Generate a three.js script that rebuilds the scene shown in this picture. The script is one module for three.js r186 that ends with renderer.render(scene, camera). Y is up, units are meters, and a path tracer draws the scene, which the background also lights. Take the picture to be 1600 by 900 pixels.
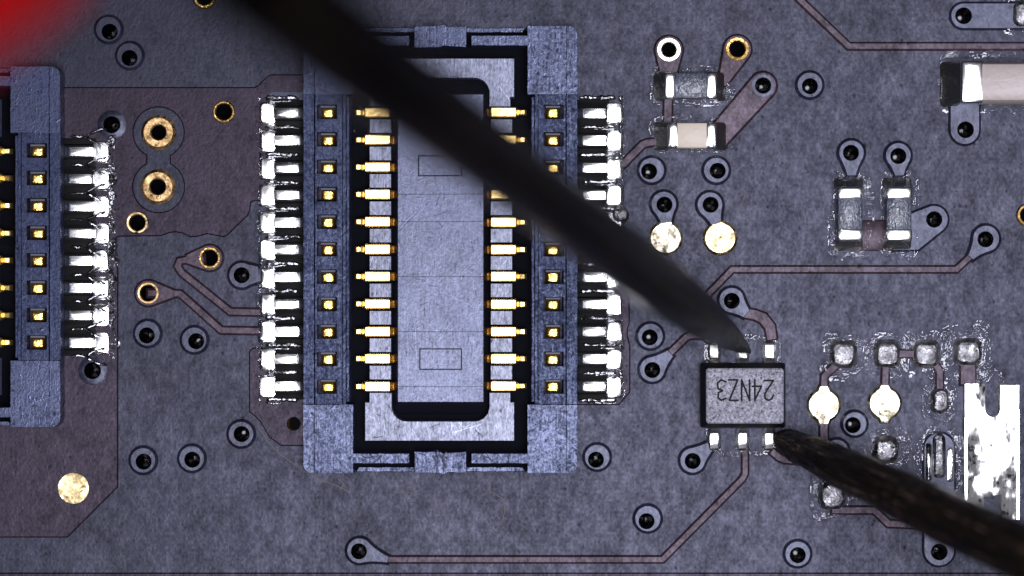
import * as THREE from 'three';
import { mergeGeometries, toCreasedNormals } from 'three/addons/utils/BufferGeometryUtils.js';
import { RectAreaLightUniformsLib } from 'three/addons/lights/RectAreaLightUniformsLib.js';

// ------------------------------------------------------------------ camera, light, exposure
// A microscope view, built at 1 mm per photograph pixel: board plane y = 0, x to the right, z down the picture.
const H = 5000;                                            // lens height above the board, in the same unit
const scene = new THREE.Scene();
const camera = new THREE.PerspectiveCamera(2 * Math.atan(450 / H) * 180 / Math.PI, 16 / 9, 0.05, 60);
camera.position.set(0, H / 1000, 0);
camera.up.set(0, 0, -1);
camera.lookAt(0, 0, 0);
camera.focus = H / 1000 - 0.022;
camera.userData.fStop = 0.58;
scene.add(camera);
scene.background = new THREE.Color(0.004, 0.004, 0.006);
scene.environmentIntensity = 1;
RectAreaLightUniformsLib.init();
const lamp = new THREE.RectAreaLight(new THREE.Color(0.88, 0.885, 1.0), 17, 4.1, 2.9);   // the microscope's lamp round the lens
lamp.position.set(0.66, 5.7, 0.58);
lamp.lookAt(0.3, 0, 0.2);
scene.add(lamp);
const renderer = new THREE.WebGLRenderer({ antialias: true });
renderer.toneMapping = THREE.LinearToneMapping;
renderer.toneMappingExposure = 1.0;
renderer.shadowMap.enabled = true;

// ------------------------------------------------------------------ helpers
let seed = 7;
const rnd = () => { seed = (seed * 1664525 + 1013904223) >>> 0; return seed / 4294967296; };
const rr = (a, b) => a + (b - a) * rnd();
const hash = (x, y, s) => { let h = (x * 374761393 + y * 668265263 + s * 982451653) | 0; h = Math.imul(h ^ (h >>> 13), 1274126177); h ^= h >>> 16; return (h >>> 0) / 4294967296; };
function vnoise(x, y, s = 0, wrap = 0) {
  const xi = Math.floor(x), yi = Math.floor(y), fx = x - xi, fy = y - yi;
  const u = fx * fx * (3 - 2 * fx), v = fy * fy * (3 - 2 * fy);
  const w = wrap ? (k) => ((k % wrap) + wrap) % wrap : (k) => k;
  const a = hash(w(xi), w(yi), s), b = hash(w(xi + 1), w(yi), s), c = hash(w(xi), w(yi + 1), s), d = hash(w(xi + 1), w(yi + 1), s);
  return a + (b - a) * u + (c - a) * v + (a - b - c + d) * u * v;
}
const fbm = (x, y, s, oct = 4) => { let t = 0, a = 0.5, n = 0; for (let i = 0; i < oct; i++) { t += a * vnoise(x, y, s + i * 17); n += a; a *= 0.55; x *= 2.03; y *= 2.03; } return t / n; };
const clamp = (v, a, b) => Math.max(a, Math.min(b, v));
const sstep = (a, b, v) => { const t = clamp((v - a) / (b - a), 0, 1); return t * t * (3 - 2 * t); };

let K = 1;                                                  // things standing up from the board are measured at their top: K brings that back to the board's scale
const at = (h) => { K = (H - h) / H; };
const X = (px) => (px - 800) * K / 1000, Z = (py) => (py - 450) * K / 1000, Y = (h) => h / 1000;

const names = {};
const numbered = (n) => { const k = names[n] = (names[n] ?? -1) + 1; return k ? n + '_' + String(k).padStart(3, '0') : n; };
function thing(name, label, category, px, py, group, kind) {
  const o = new THREE.Group(); o.name = numbered(name); scene.add(o);
  o.position.set(X(px), 0, Z(py));
  o.userData = { label, category }; if (group) o.userData.group = group; if (kind) o.userData.kind = kind;
  o.userData = { ...o.userData };
  return o;
}
function planar(g) {                                        // uv in metres, straight down
  const p = g.attributes.position, uv = new Float32Array(p.count * 2);
  for (let i = 0; i < p.count; i++) { uv[2 * i] = p.getX(i) + 0.31 * p.getY(i); uv[2 * i + 1] = -p.getZ(i) + 0.43 * p.getY(i); }
  g.setAttribute('uv', new THREE.BufferAttribute(uv, 2));
  return g;
}
function origin(o) { const v = new THREE.Vector3(); for (let q = o; q && q !== scene; q = q.parent) v.add(q.position); return v; }
function part(name, geo, mat, parent, keepUV = false) {     // geometry in place in the world; parent knows where it stands
  if (Array.isArray(geo)) geo = geo.length > 1 ? mergeGeometries(geo.map((q) => { q = q.index ? q.toNonIndexed() : q; if (!keepUV) planar(q); return q; })) : geo[0];
  if (!keepUV) planar(geo);
  const o = origin(parent);
  geo.translate(-o.x, -o.y, -o.z);
  const m = new THREE.Mesh(geo, mat); m.name = name; m.castShadow = m.receiveShadow = true;
  parent.add(m);
  return m;
}
function sub(name, px, py, parent) { const g = new THREE.Group(); g.name = name; const o = origin(parent); g.position.set(X(px) - o.x, -o.y, Z(py) - o.z); parent.add(g); return g; }
function tri(pos, crease = 0.6) {
  const g = new THREE.BufferGeometry(); g.setAttribute('position', new THREE.Float32BufferAttribute(pos, 3));
  return toCreasedNormals(g, crease);
}
const rrect = (x0, y0, x1, y1, r, n = 4) => {               // closed contour, clockwise in the picture
  r = Math.max(0.01, Math.min(r, (x1 - x0) / 2 - 0.01, (y1 - y0) / 2 - 0.01));
  const out = [];
  for (const [cx, cy, a] of [[x1 - r, y0 + r, -90], [x1 - r, y1 - r, 0], [x0 + r, y1 - r, 90], [x0 + r, y0 + r, 180]])
    for (let i = 0; i <= n; i++) { const t = (a + 90 * i / n) * Math.PI / 180; out.push([cx + r * Math.cos(t), cy + r * Math.sin(t)]); }
  return out;
};
const circle = (cx, cy, r, n = 40) => Array.from({ length: n }, (_, i) => [cx + r * Math.cos(i / n * 2 * Math.PI), cy + r * Math.sin(i / n * 2 * Math.PI)]);
const area = (c) => c.reduce((s, p, i) => { const q = c[(i + 1) % c.length]; return s + p[0] * q[1] - q[0] * p[1]; }, 0) / 2;
const cw = (c) => area(c) > 0 ? c : c.slice().reverse();    // positive area with y down = clockwise in the picture
function offset(c, d) {                                     // grow a clockwise contour by d
  const n = c.length, out = [];
  for (let i = 0; i < n; i++) {
    const a = c[(i + n - 1) % n], b = c[i], e = c[(i + 1) % n];
    let d1 = [b[0] - a[0], b[1] - a[1]], d2 = [e[0] - b[0], e[1] - b[1]];
    const l1 = Math.hypot(...d1) || 1, l2 = Math.hypot(...d2) || 1;
    const n1 = [d1[1] / l1, -d1[0] / l1], n2 = [d2[1] / l2, -d2[0] / l2];
    let m = [n1[0] + n2[0], n1[1] + n2[1]]; const q = Math.max(0.35, (m[0] * m[0] + m[1] * m[1]) / 2);
    out.push([b[0] + m[0] / q * d, b[1] + m[1] / q * d]);
  }
  return out;
}
// rings of equal length, bottom to top, each { c: contour, h } ; a cap on the last
function loft(rings, crease = 0.6, cap = true) {
  const pos = [], v = (p, h) => [X(p[0]), Y(h), Z(p[1])];
  for (let k = 0; k + 1 < rings.length; k++) {
    const a = rings[k], b = rings[k + 1], n = a.c.length;
    for (let i = 0; i < n; i++) {
      const j = (i + 1) % n, ha = a.hs ? a.hs[i] : a.h, haj = a.hs ? a.hs[j] : a.h, hb = b.hs ? b.hs[i] : b.h, hbj = b.hs ? b.hs[j] : b.h;
      const A = v(a.c[i], ha), B = v(a.c[j], haj), C = v(b.c[j], hbj), D = v(b.c[i], hb);
      pos.push(...A, ...D, ...B, ...B, ...D, ...C);
    }
  }
  if (cap) {
    const t = rings[rings.length - 1], n = t.c.length; let cx = 0, cy = 0, ch = 0;
    t.c.forEach((p, i) => { cx += p[0] / n; cy += p[1] / n; ch += (t.hs ? t.hs[i] : t.h) / n; });
    ch = t.peak ?? ch;
    for (let i = 0; i < n; i++) { const j = (i + 1) % n; pos.push(...v([cx, cy], ch), ...v(t.c[j], t.hs ? t.hs[j] : t.h), ...v(t.c[i], t.hs ? t.hs[i] : t.h)); }
  }
  return tri(pos, crease);
}
const slab = (x0, y0, x1, y1, r, rings) => loft(rings.map(([grow, h]) => ({ c: rrect(x0 - grow, y0 - grow, x1 + grow, y1 + grow, r + grow * 0.8), h })));
// a flat-topped plate with sloping edges; holes as { c, b: how far their edge slopes in }
function plate(contour, holes, top, bevel, bot = -1, round = 0.5) {
  contour = cw(contour);
  const pos = [], v = (p, h) => [X(p[0]), Y(h), Z(p[1])];
  const hs = holes.map((q) => ({ ...q, c: cw(q.c) }));
  const V2 = (c) => c.map((p) => new THREE.Vector2(p[0], -p[1]));
  const outer = V2(contour), inner = hs.map((q) => V2(q.c));
  if (THREE.ShapeUtils.isClockWise(outer)) outer.reverse();
  for (const q of inner) if (!THREE.ShapeUtils.isClockWise(q)) q.reverse();
  const all = [outer, ...inner].flat();
  for (const f of THREE.ShapeUtils.triangulateShape(outer, inner)) for (const i of f) pos.push(...v([all[i].x, -all[i].y], top));
  const wall = (a, b, ha, hb, flip) => {
    const n = a.length;
    for (let i = 0; i < n; i++) {
      const j = (i + 1) % n, A = v(a[i], ha), B = v(a[j], ha), C = v(b[j], hb), D = v(b[i], hb);
      if (flip) pos.push(...A, ...B, ...D, ...B, ...C, ...D); else pos.push(...A, ...D, ...B, ...B, ...D, ...C);
    }
  };
  const m = offset(contour, bevel * round * 0.6);
  wall(offset(contour, bevel), m, bot, top * 0.78 + bot * 0.22, false);
  wall(m, contour, top * 0.78 + bot * 0.22, top, false);
  for (const q of hs) wall(offset(q.c, -(q.b ?? 0)), q.c, q.bot ?? bot, top, true);
  return tri(pos, 0.7);
}
function hull(pts) {
  pts = pts.slice().sort((a, b) => a[0] - b[0] || a[1] - b[1]);
  const cr = (o, a, b) => (a[0] - o[0]) * (b[1] - o[1]) - (a[1] - o[1]) * (b[0] - o[0]);
  const half = (ps) => { const s = []; for (const p of ps) { while (s.length > 1 && cr(s[s.length - 2], s[s.length - 1], p) <= 0) s.pop(); s.push(p); } s.pop(); return s; };
  return [...half(pts), ...half(pts.slice().reverse())];
}
function ribbon(pts, w) {                                    // outline of a path w wide
  const L = [], R = [];
  for (let i = 0; i < pts.length; i++) {
    const a = pts[Math.max(0, i - 1)], b = pts[i], c = pts[Math.min(pts.length - 1, i + 1)];
    const u = [b[0] - a[0], b[1] - a[1]], q = [c[0] - b[0], c[1] - b[1]];
    const lu = Math.hypot(...u) || 1, lq = Math.hypot(...q) || 1;
    const n1 = i ? [-u[1] / lu, u[0] / lu] : [-q[1] / lq, q[0] / lq], n2 = i < pts.length - 1 ? [-q[1] / lq, q[0] / lq] : n1;
    const m = [n1[0] + n2[0], n1[1] + n2[1]], k = (m[0] * m[0] + m[1] * m[1]) / 2 || 1;
    const ww = (Array.isArray(w) ? w[i] : w) / 2;
    L.push([b[0] + m[0] / k * ww, b[1] + m[1] / k * ww]); R.push([b[0] - m[0] / k * ww, b[1] - m[1] / k * ww]);
  }
  return [...L, ...R.reverse()];
}
function lathe(profile, cx, cy, n = 36, crease = 0.75) {                    // [radius, height] outside to inside
  const pos = [], v = (r, h, a) => [X(cx) + r * K / 1000 * Math.cos(a), Y(h), Z(cy) + r * K / 1000 * Math.sin(a)];
  for (let k = 0; k + 1 < profile.length; k++) for (let i = 0; i < n; i++) {
    const a = i / n * 2 * Math.PI, b = (i + 1) / n * 2 * Math.PI, [r0, h0] = profile[k], [r1, h1] = profile[k + 1];
    const A = v(r0, h0, a), B = v(r0, h0, b), C = v(r1, h1, b), D = v(r1, h1, a);
    pos.push(...A, ...D, ...B); if (r1 > 0.01) pos.push(...B, ...D, ...C);
  }
  return tri(pos, crease);
}
// a bent metal strip: points [x, height, half width] along x at row y
function strip(pts, y, thick) {
  const pos = [], v = (x, h, yy) => [X(x), Y(h), Z(yy)];
  const quad = (A, B, C, D) => pos.push(...A, ...B, ...C, ...A, ...C, ...D);
  const s = pts[0][0] < pts[pts.length - 1][0];
  for (let i = 0; i + 1 < pts.length; i++) {
    const [x0, h0, w0] = pts[i], [x1, h1, w1] = pts[i + 1], b = Math.min(1.8, w0 * 0.3);
    const q = (A, B, C, D) => s ? quad(A, D, C, B) : quad(A, B, C, D);
    q(v(x0, h0, y - w0 + b), v(x1, h1, y - w1 + b), v(x1, h1, y + w1 - b), v(x0, h0, y + w0 - b));
    q(v(x0, h0 - b, y - w0), v(x1, h1 - b, y - w1), v(x1, h1, y - w1 + b), v(x0, h0, y - w0 + b));
    q(v(x0, h0, y + w0 - b), v(x1, h1, y + w1 - b), v(x1, h1 - b, y + w1), v(x0, h0 - b, y + w0));
    q(v(x0, h0 - thick, y - w0), v(x1, h1 - thick, y - w1), v(x1, h1 - b, y - w1), v(x0, h0 - b, y - w0));
    q(v(x0, h0 - b, y + w0), v(x1, h1 - b, y + w1), v(x1, h1 - thick, y + w1), v(x0, h0 - thick, y + w0));
  }
  for (const [k, f] of [[0, 1], [pts.length - 1, -1]]) { const [x, h, w] = pts[k]; const A = v(x, h, y - w), B = v(x, h, y + w), C = v(x, h - thick, y + w), D = v(x, h - thick, y - w); (f > 0) === s ? quad(A, B, C, D) : quad(A, D, C, B); }
  return tri(pos, 0.5);
}
// a crinkled film: height over a grid of the picture's plane, kept where it is above nothing
function film(x0, y0, x1, y1, step, f) {
  const nx = Math.round((x1 - x0) / step), ny = Math.round((y1 - y0) / step), hgt = [], pos = [];
  for (let j = 0; j <= ny; j++) for (let i = 0; i <= nx; i++) hgt.push(f(x0 + i * step, y0 + j * step));
  const v = (i, j) => [X(x0 + i * step), Y(hgt[j * (nx + 1) + i]), Z(y0 + j * step)], q = (i, j) => hgt[j * (nx + 1) + i];
  for (let j = 0; j < ny; j++) for (let i = 0; i < nx; i++) {
    if (Math.max(q(i, j), q(i + 1, j), q(i, j + 1), q(i + 1, j + 1)) <= 0.3) continue;
    pos.push(...v(i, j), ...v(i, j + 1), ...v(i + 1, j), ...v(i + 1, j), ...v(i, j + 1), ...v(i + 1, j + 1));
  }
  return tri(pos.length ? pos : [0, 0, 0, 0, 0, 0, 0, 0, 0], 1.2);
}

// ------------------------------------------------------------------ textures and materials
function tex(w, h, metresX, metresY, f, srgb = false) {     // f(x, y in texels) gives [r,g,b] 0..1 (linear unless srgb) or one number
  const d = new Uint8Array(w * h * 4);
  for (let y = 0; y < h; y++) for (let x = 0; x < w; x++) {
    const c = f(x, y), i = (y * w + x) * 4;
    for (let k = 0; k < 3; k++) d[i + k] = clamp(Math.round(255 * (c.length ? c[k] : c)), 0, 255);
    d[i + 3] = 255;
  }
  const t = new THREE.DataTexture(d, w, h, THREE.RGBAFormat);
  t.magFilter = THREE.LinearFilter; t.minFilter = THREE.LinearFilter;
  t.wrapS = t.wrapT = THREE.MirroredRepeatWrapping;
  t.repeat.set(1 / metresX, 1 / metresY); t.offset.set(0.5, 0.5);
  if (srgb) t.colorSpace = THREE.SRGBColorSpace;
  t.needsUpdate = true;
  return t;
}
const like = (t, ox, oy, sx = 1, sy = 1) => { const c = t.clone(); c.repeat.set(t.repeat.x * sx, t.repeat.y * sy); c.offset.set(ox, oy); c.needsUpdate = true; return c; };

// solder mask: grey mottling, dark pin-holes, pale rubs
const BW = 1800, BH = 1024, scratches = [
  [[402, 668], [432, 700], [470, 730], [505, 752], [548, 770], 1.1, 0.5], [[676, 772], [690, 800], [698, 822], 2.0, 0.28], [[762, 765], [785, 778], [788, 800], [781, 822], 1.6, 0.34], [[625, 768], [662, 774], [690, 790], 1.2, 0.16],
  [[1150, 330], [1162, 306], [1166, 290], 2.4, 0.18], [[1010, 262], [1022, 238], 1.2, 0.2], [[320, 770], [338, 762], 1.1, 0.2], [[1060, 186], [1070, 180], [1082, 184], 0.8, 0.3]];
const rub = new Float32Array(BW * BH);
for (const s of scratches) {
  const k = s[s.length - 1], w = s[s.length - 2], p = s.slice(0, -2);
  for (let i = 0; i + 1 < p.length; i++) { const n = Math.ceil(Math.hypot(p[i + 1][0] - p[i][0], p[i + 1][1] - p[i][1]) * 2);
    for (let q = 0; q < n; q++) { const x = p[i][0] + (p[i + 1][0] - p[i][0]) * q / n + 1.5 * (vnoise(q / 9, i, 3) - 0.5), y = p[i][1] + (p[i + 1][1] - p[i][1]) * q / n, a = k * (0.4 + 1.1 * vnoise(q / 7, i * 3, 5));
      for (let dy = -3; dy <= 3; dy++) for (let dx = -3; dx <= 3; dx++) { const e = a * Math.exp(-(dx * dx + dy * dy) / (w * w)); const ix = Math.round(x + 100 + dx), iy = BH - 1 - Math.round(y + 62 + dy); if (ix >= 0 && ix < BW && iy >= 0 && iy < BH) rub[iy * BW + ix] = Math.max(rub[iy * BW + ix], e); } } }
}
const specks = new Float32Array(BW * BH);
for (let i = 0; i < 4200; i++) {
  const cx = rnd() * BW, cy = rnd() * BH, r = 0.6 + 2.1 * Math.pow(rnd(), 5), k = (rnd() < 0.86 ? -1 : 0.55) * rr(0.35, 0.95);
  for (let dy = -4; dy <= 4; dy++) for (let dx = -4; dx <= 4; dx++) { const x = Math.round(cx) + dx, y = Math.round(cy) + dy; if (x < 0 || y < 0 || x >= BW || y >= BH) continue; const e = k * Math.exp(-(dx * dx * (1 + rnd()) + dy * dy) / (r * r)); if (Math.abs(e) > Math.abs(specks[y * BW + x])) specks[y * BW + x] = e; }
}
const mottle = (x, y) => {
  const a = fbm(x / 70, y / 70, 11, 3), b = fbm(x / 12, y / 17, 23, 3), c = vnoise(x / 3.1, y / 4.6, 31), d = vnoise(x / 1.6, y / 2.1, 37);
  return 0.32 * (a - 0.5) + 0.52 * (b - 0.5) + 0.34 * (c - 0.5) + 0.30 * (d - 0.5) + 0.028 * Math.sin((x + y) * 0.42 + 2 * a) * Math.sin((x - y) * 0.42 + 2 * b);
};
const mot = new Float32Array(BW * BH);
for (let y = 0; y < BH; y++) for (let x = 0; x < BW; x++) mot[y * BW + x] = mottle(x, y);
const maskTint = tex(BW, BH, 1.8, 1.024, (x, y) => { const i = y * BW + x, m = 1 + 1.7 * mot[i] + 0.9 * specks[i], w = fbm(x / 120, y / 120, 71, 2) - 0.5; const s = rub[i] * 0.9; return [clamp(0.50 * m + s + 0.06 * w, 0, 1), clamp(0.50 * m + s * 0.93, 0, 1), clamp(0.50 * m + s * 0.85 - 0.08 * w, 0, 1)]; });
const maskRough = tex(BW, BH, 1.8, 1.024, (x, y) => { const i = y * BW + x; return clamp(0.60 - 0.46 * mot[i] + 0.36 * Math.max(0, -specks[i]), 0, 1); });
const maskBump = tex(BW, BH, 1.8, 1.024, (x, y) => { const i = y * BW + x; return clamp(0.5 + 0.45 * mot[i] + 0.35 * specks[i] * (specks[i] < 0 ? 1 : 0.5), 0, 1); });

// moulded plastic: flakes and drag marks
const PN = 1024;
const flake = new Float32Array(PN * PN);
for (let y = 0; y < PN; y++) for (let x = 0; x < PN; x++) {
  const wx = x + 7 * (vnoise(x / 11, y / 11, 3) - 0.5), wy = y + 7 * (vnoise(x / 11, y / 11, 4) - 0.5);
  const a = vnoise(wx / 2.8, wy / 4.4, 51), b = vnoise(wx / 5, wy / 3.4, 57), c = fbm(x / 42, y / 42, 63, 3), d = vnoise(x / 1.5, y / 2.0, 69), e = vnoise(x / 2.2, y / 40, 77);
  flake[y * PN + x] = 0.26 * (a - 0.5) + 0.22 * (b - 0.5) + 0.26 * (c - 0.5) + 0.30 * (d - 0.5) + 0.16 * (e - 0.5);
}
for (let k = 0; k < 900; k++) { const cx = rnd() * PN, cy = rnd() * PN, q = rr(0.8, 2.6), s = (rnd() < 0.62 ? -0.5 : 0.45) * rr(0.5, 1.2); for (let dy = -4; dy <= 4; dy++) for (let dx = -4; dx <= 4; dx++) flake[(((cy + dy) | 0) & 1023) * PN + (((cx + dx) | 0) & 1023)] += s * Math.exp(-(dx * dx + dy * dy * 0.6) / (q * q)); }
for (let k = 0; k < 2600; k++) { let x = rnd() * PN, y = rnd() * PN; const a = rnd() < 0.5 ? 1.57 + rr(-0.25, 0.25) : rr(0, 6.28), L = rr(4, 22) * (rnd() < 0.06 ? 3.5 : 1), s = (rnd() < 0.55 ? 0.55 : -0.75) * rr(0.3, 1); for (let q = 0; q < L; q += 0.5) { const ix = ((x + Math.cos(a) * q) | 0) & 1023, iy = ((y + Math.sin(a) * q) | 0) & 1023; flake[iy * PN + ix] += s * 0.5; } }
const plTint = tex(PN, PN, 0.82, 0.82, (x, y) => { const m = 1 + 2.2 * flake[y * PN + x]; return [0.5 * m, 0.5 * m, 0.5 * m]; });
const plRough = tex(PN, PN, 0.82, 0.82, (x, y) => clamp(0.56 - 1.3 * flake[y * PN + x], 0.1, 1));
const plRoughSoft = tex(PN, PN, 0.82, 0.82, (x, y) => clamp(0.52 - 0.55 * flake[y * PN + x], 0.1, 1));
const plBump = tex(PN, PN, 0.82, 0.82, (x, y) => clamp(0.5 + 0.6 * flake[y * PN + x], 0, 1));
for (const t of [plTint, plRough, plRoughSoft, plBump]) t.wrapS = t.wrapT = THREE.MirroredRepeatWrapping;

// worn metal
const MN = 512;
const blotch = tex(MN, MN, 0.30, 0.30, (x, y) => { const m = fbm(x / 26, y / 26, 81, 4), n = vnoise(x / 5, y / 5, 85), s = sstep(0.68, 0.8, fbm(x / 14, y / 14, 91, 3)); const k = clamp(0.62 + 1.0 * (m - 0.5) + 0.3 * (n - 0.5) - 0.42 * s, 0.08, 1); return [k, k * (0.97 - 0.05 * (1 - m)), k * (0.92 - 0.25 * (1 - m))]; });
const blotch2 = tex(MN, MN, 0.30, 0.30, (x, y) => clamp(0.75 + 0.9 * (fbm(x / 16, y / 16, 83, 4) - 0.5) + 0.25 * (vnoise(x / 4, y / 4, 87) - 0.5), 0.1, 1));
const tabMap = tex(MN, MN, 0.30, 0.30, (x, y) => { const d = sstep(0.36, 0.60, fbm(x / 34, y / 60, 121, 4) + 0.22 * (1 - y / 300) + 0.12 * (x / 512 - 0.5)), e = sstep(0.5, 0.72, fbm(x / 8, y / 11, 127, 3)); const k = 1 - d * (0.5 + 0.36 * e) - 0.1 * vnoise(x / 3, y / 40, 131); return [k, k * 0.985, k * 0.96]; });
const tabRough = tex(MN, MN, 0.30, 0.30, (x, y) => { const d = sstep(0.36, 0.60, fbm(x / 34, y / 60, 121, 4) + 0.22 * (1 - y / 300) + 0.12 * (x / 512 - 0.5)); return clamp(0.35 + 0.65 * d, 0, 1); });
for (const t of [tabMap, tabRough]) t.offset.set(-2.13, 1.35);
const mRough = tex(MN, MN, 0.30, 0.30, (x, y) => { const m = fbm(x / 20, y / 20, 95, 4), n = vnoise(x / 4, y / 4, 99); return clamp(0.5 + 0.9 * (m - 0.5) + 0.3 * (n - 0.5), 0.1, 1); });
const mBump = tex(MN, MN, 0.30, 0.30, (x, y) => clamp(fbm(x / 12, y / 12, 103, 4) * 0.8 + 0.2 * vnoise(x / 3, y / 3, 107), 0, 1));

const lin = (r, g, b) => new THREE.Color().setRGB(r, g, b);
const std = (o) => new THREE.MeshPhysicalMaterial({ side: THREE.DoubleSide, ...o });
const M = {
  tinWorn: std({ color: lin(0.92, 0.92, 0.92), map: tabMap, metalness: 1, roughness: 1, roughnessMap: tabRough, bumpMap: mBump, bumpScale: 0.0003 }),
  mask: std({ color: lin(0.010, 0.010, 0.021), map: maskTint, roughness: 0.78, roughnessMap: maskRough, bumpMap: maskBump, bumpScale: 0.0007, ior: 1.5, specularColor: lin(0.50, 0.51, 0.65) }),
  pour: std({ color: lin(0.022, 0.010, 0.018), map: maskTint, roughness: 0.74, roughnessMap: maskRough, bumpMap: maskBump, bumpScale: 0.0007, ior: 1.5, specularColor: lin(0.41, 0.375, 0.48) }),
  trace: std({ color: lin(0.048, 0.028, 0.037), map: maskTint, roughness: 0.74, roughnessMap: maskRough, bumpMap: maskBump, bumpScale: 0.0006, ior: 1.5, specularColor: lin(0.55, 0.485, 0.57) }),
  land: std({ color: lin(0.026, 0.027, 0.048), map: maskTint, roughness: 0.58, roughnessMap: maskRough, bumpMap: maskBump, bumpScale: 0.0004, ior: 1.5, specularColor: lin(0.56, 0.58, 0.74) }),
  well: std({ color: lin(0.001, 0.001, 0.0015), roughness: 0.05, specularIntensity: 0.7 }),
  plastic: std({ color: lin(0.028, 0.035, 0.088), map: plTint, roughness: 0.72, roughnessMap: plRough, bumpMap: plBump, bumpScale: 0.0006, ior: 1.65, specularColor: lin(0.47, 0.52, 0.74) }),
  rail: std({ color: lin(0.028, 0.034, 0.078), map: like(plTint, 0.3, 0.1), roughness: 0.90, roughnessMap: plRough, bumpMap: plBump, bumpScale: 0.0006, ior: 1.5, specularColor: lin(0.41, 0.475, 0.72) }),
  plate: std({ color: lin(0.17, 0.19, 0.32), map: like(plTint, 0.7, 0.4, 1.2, 0.7), roughness: 0.8, roughnessMap: like(plRoughSoft, 0.7, 0.4, 1.2, 0.7), bumpMap: like(plBump, 0.7, 0.4, 1.2, 0.7), bumpScale: 0.0004, ior: 1.7, specularColor: lin(0.84, 0.86, 0.95) }),
  floor: std({ color: lin(0.003, 0.003, 0.005), roughness: 1, specularIntensity: 0.12 }),  // near-black: shade of deep slots and hole barrels put into the colour
  tin: std({ color: lin(0.86, 0.86, 0.85), metalness: 1, roughness: 0.42, roughnessMap: mRough, bumpMap: mBump, bumpScale: 0.0005 }),
  tinSmooth: std({ color: lin(0.90, 0.90, 0.88), metalness: 1, roughness: 0.25, bumpMap: mBump, bumpScale: 0.00012 }),
  bump: std({ color: lin(0.22, 0.215, 0.225), map: like(blotch2, 0.1, 0.1), metalness: 1, roughness: 0.95, roughnessMap: mRough, bumpMap: like(mBump, 0.2, 0.3, 1.6, 1.6), bumpScale: 0.0014 }),
  gold: std({ color: lin(0.92, 0.66, 0.25), metalness: 1, roughness: 0.38, bumpMap: mBump, bumpScale: 0.0006 }),
  goldDim: std({ color: lin(0.72, 0.42, 0.10), metalness: 1, roughness: 0.55, bumpMap: like(mBump, 0.1, 0.6, 2, 2), bumpScale: 0.004 }),
  goldPad: std({ color: lin(0.66, 0.54, 0.34), map: blotch, metalness: 1, roughness: 0.9, roughnessMap: mRough, bumpMap: mBump, bumpScale: 0.0003 }),
  palePad: std({ color: lin(0.72, 0.69, 0.60), map: like(blotch, 0.3, 0.2), metalness: 1, roughness: 0.9, roughnessMap: mRough, bumpMap: mBump, bumpScale: 0.0003 }),
  tanRing: std({ color: lin(0.72, 0.54, 0.33), map: like(blotch, 0.6, 0.7), metalness: 1, roughness: 0.85, roughnessMap: mRough }),
  goldRing: std({ color: lin(0.50, 0.33, 0.13), map: blotch, metalness: 1, roughness: 0.95, roughnessMap: mRough, bumpMap: like(mBump, 0.4, 0.1, 1.5, 1.5), bumpScale: 0.0015 }),
  copperRing: std({ color: lin(0.58, 0.40, 0.22), map: like(blotch, 0.2, 0.7, 2.2, 2.2), metalness: 1, roughness: 1.0, roughnessMap: mRough }),
  paleRing: std({ color: lin(0.92, 0.86, 0.76), metalness: 1, roughness: 0.38, bumpMap: mBump, bumpScale: 0.001 }),
  flux: std({ color: lin(0.96, 0.96, 0.97), transmission: 1, thickness: 0, roughness: 0.07, ior: 1.66 }),
  ceramic: std({ color: lin(0.47, 0.40, 0.325), roughness: 0.55, bumpMap: mBump, bumpScale: 0.0008 }),
  ceramicBig: std({ color: lin(0.30, 0.255, 0.235), roughness: 0.45, bumpMap: mBump, bumpScale: 0.0006 }),
  greyBody: std({ color: lin(0.08, 0.09, 0.13), map: like(plTint, 0.15, 0.85, 1.2, 0.8), roughness: 0.66, roughnessMap: plRough, bumpMap: like(plBump, 0.15, 0.85, 1.2, 1.2), bumpScale: 0.0018, ior: 1.55 }),
  red: std({ color: lin(0.24, 0.0006, 0.001), roughness: 0.8, specularIntensity: 0.15 }),
  leadShade: std({ color: lin(0.004, 0.004, 0.004), roughness: 0.6, specularIntensity: 0.25 }),  // near-black stand-in for the shade around the connector leads
  rosin: std({ color: lin(0.03, 0.03, 0.032), roughness: 0.10, ior: 1.7, clearcoat: 1, clearcoatRoughness: 0.05 }),
};

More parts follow.
